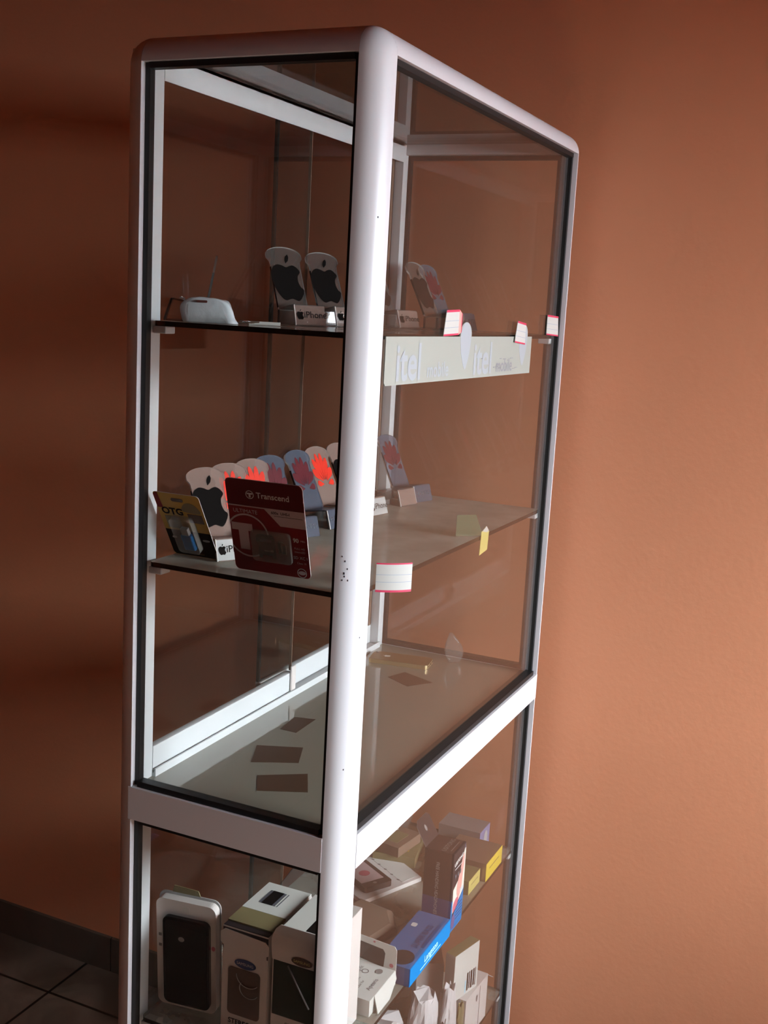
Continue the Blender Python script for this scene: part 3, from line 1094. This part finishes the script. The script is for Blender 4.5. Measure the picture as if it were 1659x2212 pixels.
mb.prism([(-.047, 0), (.049, 0), (.049, .071), (-.047, .060)], -.0012, 0, M_paper, SMx)
mb.rect(-.046, .010, .002, .030, M_blk, SMx)
for q in range(4):
    mb.rect(-.03, .035, .040 + q * .006, .0412 + q * .006, M_inkg, SMx)
mb.build('side_panel', root)
mb = MB()
FM = frame((0, -.0355, .0270), (1, 0, 0), (0, -.010, -.028))
mb.prism([(-.030, .0), (.048, .0), (.046, .012), (.010, .0275), (-.034, .0275)], .0, .0012, M_paper, FM)
mb.build('flap', root)

# flat blue box
root = thing('blue_earphone_box', 'flat bright blue earphone box lying in front of the tall box', 'box', (.380, .0420, zl))
mb = MB()
mb.box(-.088, .088, -.030, .030, 0, .032, M_blue2)
mb.box(-.0878, .0878, -.0306, -.030, .0002, .0318, M_blue)
mb.box(-.0886, -.088, -.0298, .0298, .0002, .0318, M_navy)
TM = frame((0, 0, .032), (1, 0, 0), (0, 1, 0))
mb.text('SUPER BASS', .0150, .012, -.010, M_navy, TM, bold=.0004)
mb.prism(rrect(.080, .006, .002, 3, .020, -.022), .0001, .0005, M_navy, TM)
mb.prism(rrect(.012, .010, .003, 3, .040, .018), .0001, .0005, M_card, TM)
mb.ell(-.062, -.005, .022, .020, M_blk, TM)
F2M = T(0, -.0306, 0) @ FRONT
mb.text('Langston', .0165, .0, .018, M_skyp, F2M, bold=.0004)
mb.rect(-.045, .045, .0065, .0078, M_skyp, F2M)
mb.build('carton', root)

# tall headphone box
root = thing('tall_headphone_box', 'tall black and blue earphone box with open lid flap on lower shelf', 'box', (.503, .0420, zl))
mb = MB()
bw, bd, H = .0295, .0275, .150
mb.box(-bw, bw, -bd, bd, 0, H, M_blk)
F2M = T(0, -bd, 0) @ FRONT
# front print: black corner, portrait panel, blue foot
mb.flat([(-bw + .0003, .004), (bw - .0003, .004), (bw - .0003, .062), (-bw + .0003, .020)], M_blue, F2M, .0004)
mb.rect(-bw + .0003, -bw + .006, .0003, .060, M_blue, F2M, .0006)
mb.rect(-bw + .0003, bw - .0003, .0003, .005, M_blue, F2M, .0004)
mb.flat([(-bw + .006, .035), (bw - .0003, .062), (bw - .0003, .140), (bw - .006, .140), (.004, .092), (-bw + .006, .080)], M_cream2, F2M, .0005)
mb.flat(smooth_closed([(-.004, .062), (-.006, .080), (.004, .104), (.018, .132), (.024, .122), (.020, .095), (.016, .070), (.006, .056)], 4), M_skin, F2M, .0008)
mb.flat(smooth_closed([(-.020, .036), (-.020, .050), (-.008, .058), (.004, .056), (.000, .044), (-.012, .038)], 4), M_rosep, F2M, .0008)
mb.text('USITONG', .0098, -.004, .130, M_paper, F2M, .0009, rot=8, bold=.0003)
mb.rect(-.022, .016, .1175, .1190, M_cardg, F2M, .0009)
for q in range(3):
    mb.rect(-.020 + q * .012, -.014 + q * .012, .100, .108, M_inkg, F2M, .0009)
mb.text('Hi-Fi', .009, .018, .066, M_skyp, F2M, .0009)
for q in range(5):
    mb.rect(-.006, .026, .040 - q * .006, .0415 - q * .006, M_navy, F2M, .0009)
mb.ell(-.017, .018, .0085, .014, M_purple, F2M, .0009)
# left side print
L2 = frame((-bw, 0, 0), (0, -1, 0), (0, 0, 1))
mb.rect(-bd + .0003, bd - .0003, .0003, .062, M_navy, L2, .0004)
mb.text('FREE HANDING HEADPHONES', .0090, -.002, .080, M_cardg, L2, .0008, rot=-90, sx=.80)
# top print
TM = frame((0, 0, H), (1, 0, 0), (0, 1, 0))
mb.rect(-bw + .0005, bw - .0005, -bd + .0005, bd - .0005, M_blk, TM)
mb.text('USITONG', .0120, 0, -.006, M_grey, TM, .0009, bold=.0002)
mb.rect(-.020, .022, -.018, -.0168, M_grey, TM, .0009)
mb.text('S', .010, .024, .145 - .0, M_violet, F2M, .001)
mb.build('carton', root)
mb = MB()
FM = frame((-bw, bd - .0005, H + .0006), (1, 0, 0), (-.10, .50, .85))
mb.prism([(.0, 0), (.058, 0), (.058, .040), (.050, .046), (.010, .046), (.0, .038)], 0, .0008, M_blk, FM, M_cardg)
mb.ell(.026, .026, .004, .006, M_grey, FM, .0014)
mb.ell(.026, .026, .004, .006, M_grey, FM, -.0004)
mb.build('lid_flap', root)

# yellow boxes, grey box
for (x, y, w, dd, h, f, t, lab) in ((.647, .068, .062, .070, .028, M_yellow2, M_olive, 'pale yellow small box directly right of the tall box'),
                                    (.728, .068, .094, .092, .037, M_yellow3, M_brown, 'bright yellow box near the right end of lower shelf')):
    root = thing('yellow_box', lab, 'box', (x, y, zl), 0, 'yellow boxes on the lower shelf')
    mb = MB().box(-w / 2, w / 2, -dd / 2, dd / 2, 0, h, t)
    mb.box(-w / 2 + .0003, w / 2 - .0003, -dd / 2 - .0006, -dd / 2, .0003, h - .0003, f)
    mb.rect(-w * .3, w * .3, h * .55, h * .60, M_olive, T(0, -dd / 2 - .0006, 0) @ FRONT)
    mb.build('carton', root)
root = thing('grey_box', 'violet grey box with pale end behind the bright yellow box', 'box', (.813, .118, zl), 0)
mb = MB().box(-.030, .030, -.045, .045, 0, .045, M_grey)
mb.box(-.0298, .0298, -.0456, -.045, .0003, .0447, M_violet)
mb.ell(.004, .022, .010, .016, M_cardg, T(0, -.0456, 0) @ FRONT)
mb.build('carton', root)

# olive cartons behind
for i, (x, y, w, dd, z, h, rz, mt, lab) in enumerate(((.705, .215, .11, .085, 0, .022, 12, M_olive, 'flat olive carton at the bottom behind the tall box'),
                                                      (.690, .220, .085, .070, .0225, .020, -8, M_brown, 'flat brown carton lying on the olive carton'))):
    root = thing('flat_carton', lab, 'box', (x, y, zl + z), rz, 'cartons behind the tall box')
    mb = MB().box(-w / 2, w / 2, -dd / 2, dd / 2, 0, h, mt)
    TM = frame((0, 0, h), (1, 0, 0), (0, 1, 0))
    mb.rect(-w * .3, w * .25, -dd * .3, dd * .1, M_yellow if i == 0 else M_olive, TM)
    mb.ell(w * .3, dd * .2, .006, .006, M_cream2, TM)
    mb.build('carton', root)

# white sleeve with phone-picture box on it
root = thing('white_sleeve', 'large flat white card sleeve lying on the lower shelf', 'card sleeve', (.590, .215, zl), 0)
mb = MB()
mb.prism([(.115, .045), (.032, -.084), (-.105, -.025), (-.030, .115)], 0, .008, M_card)
mb.flat([(.110, .044), (.034, -.076), (-.005, -.060), (.066, .060)], M_paper, None, .0084)
for q in range(6):
    mb.prism(rrect(.003, .006, .001, 2, .060 - q * .012, .046 - q * .019), .0084, .0087, M_grey)
mb.build('sleeve', root)
root = thing('phone_picture_box', 'dark flat phone box with red dot and pink front lying on the white sleeve', 'box', (.560, .222, zl + .009), -31)
mb = MB()
mb.prism(rrect(.062, .095, .006, 4), 0, .011, M_blk)
TM = frame((0, 0, .011), (1, 0, 0), (0, 1, 0))
mb.rect(-.028, .022, -.030, .044, M_mrose, TM)
mb.ell(-.002, .000, .011, .010, M_rosep, TM, .0009)
mb.ell(-.004, -.039, .004, .003, M_grey, TM, .0009)
mb.build('carton', root)
# brown flattened bag
mb = MB()
rings = []
for k, (z, sc) in enumerate(((0, 1), (.006, 1.0), (.014, .96), (.019, .80))):
    base_ = [(-.100, .040), (-.02, .062), (.075, .050), (.080, -.020), (.040, -.058), (-.030, -.056), (-.085, -.030)]
    rings.append([(x * sc + .004 * noise.noise(Vector((x * 30, y * 30, k))), y * sc, z + (.004 * noise.noise(Vector((x * 20, y * 20, 5))) if k > 1 else 0)) for x, y in base_])
mb.loft(rings, M_brown, smooth=False)
o = mb.build('brown_paper_bag')
o.location = (.545, .1275 - .012, zl)
o.rotation_euler = (0, 0, R(-12))
o.location = (.400, .160, zl)
tag(o, 'crumpled flat brown paper bag behind the blue box', 'paper bag')
# crumpled clear bag
mb = MB()
rings = []
for k in range(7):
    t = k / 6
    rr = .045 * math.sin(math.pi * (.18 + .80 * t)) ** .6
    rings.append([(rr * (1 + .35 * noise.noise(Vector((math.cos(j) * 2, k * .8, math.sin(j) * 2)))) * math.cos(2 * math.pi * j / 16), .7 * rr * math.sin(2 * math.pi * j / 16) * (1 + .4 * noise.noise(Vector((j, k, 2)))), .085 * t) for j in range(16)])
mb.loft(rings, M_bag, smooth=False)
o = mb.build('clear_bag')
o.location = (.800, .265, zl)
tag(o, 'crumpled clear plastic bag at the back right of the lower shelf', 'plastic bag')

# ================================================================== BOTTOM SHELF
zb_ = SH['base'] + .0004
root = thing('torn_carton', 'torn white carton with open flap at right end of the bottom shelf', 'box', (.690, .052, zb_), -3)
mb = MB()
mb.box(-.055, .055, -.028, .028, 0, .094, M_card)
mb.rect(.015, .0165, .005, .088, M_inkg, T(0, -.028, 0) @ FRONT)
mb.ell(.0, .07, .004, .007, M_inkg, T(0, -.028, 0) @ FRONT)
mb.build('carton', root)
mb = MB()
FM = frame((.0555, -.027, .092), (0, 1, 0), (.7, 0, -.5))
mb.prism([(0, 0), (.055, 0), (.050, .050), (.01, .064), (.0, .040)], 0, .001, M_cardg, FM)
mb.build('flap', root)
root = thing('barcode_box', 'white box with large barcode standing on the torn carton', 'box', (.655, .048, zb_ + .0945), -14)
mb = MB()
mb.box(-.041, .041, -.011, .011, 0, .098, M_paper)
mb.box(-.0408, .0408, -.0108, .0108, .098, .0985, M_olive)
FB = T(0, -.011, 0) @ FRONT
for q, (x, w) in enumerate(((.004, .0045), (.011, .003), (.017, .005), (.025, .0045), (.032, .002))):
    mb.rect(x, x + w, .006 + .002 * (q % 2), .044, M_ink, FB)
mb.rect(-.002, .001, .000 + .004, .03, M_skyp, FB)
mb.build('carton', root)
root = thing('small_carton', 'small white and brown carton under the blue box on the bottom shelf', 'box', (.662, .120, zb_), 28)
mb = MB()
mb.box(-.032, .032, -.026, .026, 0, .150, M_card)
mb.box(-.0320, -.012, -.0266, -.026, .003, .148, M_brown)
mb.rect(-.0125, -.0105, .003, .148, M_ink, T(0, -.0266, 0) @ FRONT)
mb.build('carton', root)
mb = MB()
mb.prism([(-.006, 0), (.016, 0), (.016, .040), (-.006, .052)], 0, .001, M_brown, frame((.0322, .026, .150), (0, -1, 0), (.35, 0, .94)))
mb.build('flap', root)


def crumple(name, loc, rx, ry, h, seed, mt, label, txt, group, rz=0):
    mb = MB()
    rings = []
    rnd2 = random.Random(seed)
    N = 22
    ph = [rnd2.uniform(-.25, .25) for _ in range(N)]
    for k in range(9):
        t = k / 8
        ex = (1 - .42 * t ** 2)
        rg = []
        for j in range(N):
            a = 2 * math.pi * j / N
            f = 1 + .24 * noise.noise(Vector((math.cos(a) * 2.2, math.sin(a) * 2.2, k * .7 + seed))) + .14 * noise.noise(Vector((math.cos(a) * 6, math.sin(a) * 6, k * 1.6 + seed)))
            top = h * t * (1 + (.22 * ph[j] * t))
            rg.append((rx * ex * f * math.cos(a), ry * ex * f * math.sin(a), top))
        rings.append(rg)
    mb.loft(rings, mt, smooth=False)
    root = thing(name, label, 'plastic bag', loc, rz, group)
    mb.build('bag_body', root)
    if txt:
        t = MB()
        t.text(txt, .020, 0, 0, M_ink, frame((0, -ry * 1.12, h * .72), (1, 0, 0.1), (-.1, ry * .28, h * .7)), .004, bold=.0006)
        t.build('lettering', root)
    return root


G3 = 'white bags on the bottom shelf'
crumple('white_bag', (.405, .090, zb_), .042, .038, .170, 2, M_whbag, 'crumpled white bag, leftmost of the bags on the bottom shelf', 'BN', G3, -20)
crumple('white_bag', (.500, .064, zb_), .038, .032, .172, 5, M_whbag, 'crumpled white printed bag in the middle of the bag pile', 'BNV', G3, -15)
crumple('white_bag', (.566, .038, zb_), .022, .013, .160, 9, M_whbag, 'crumpled white bag pressed against the glass beside the barcode box', None, G3, -15)
crumple('olive_bag', (.612, .030, zb_), .018, .007, .100, 12, M_olive, 'small olive brown bag below the barcode box', None, None, 0)
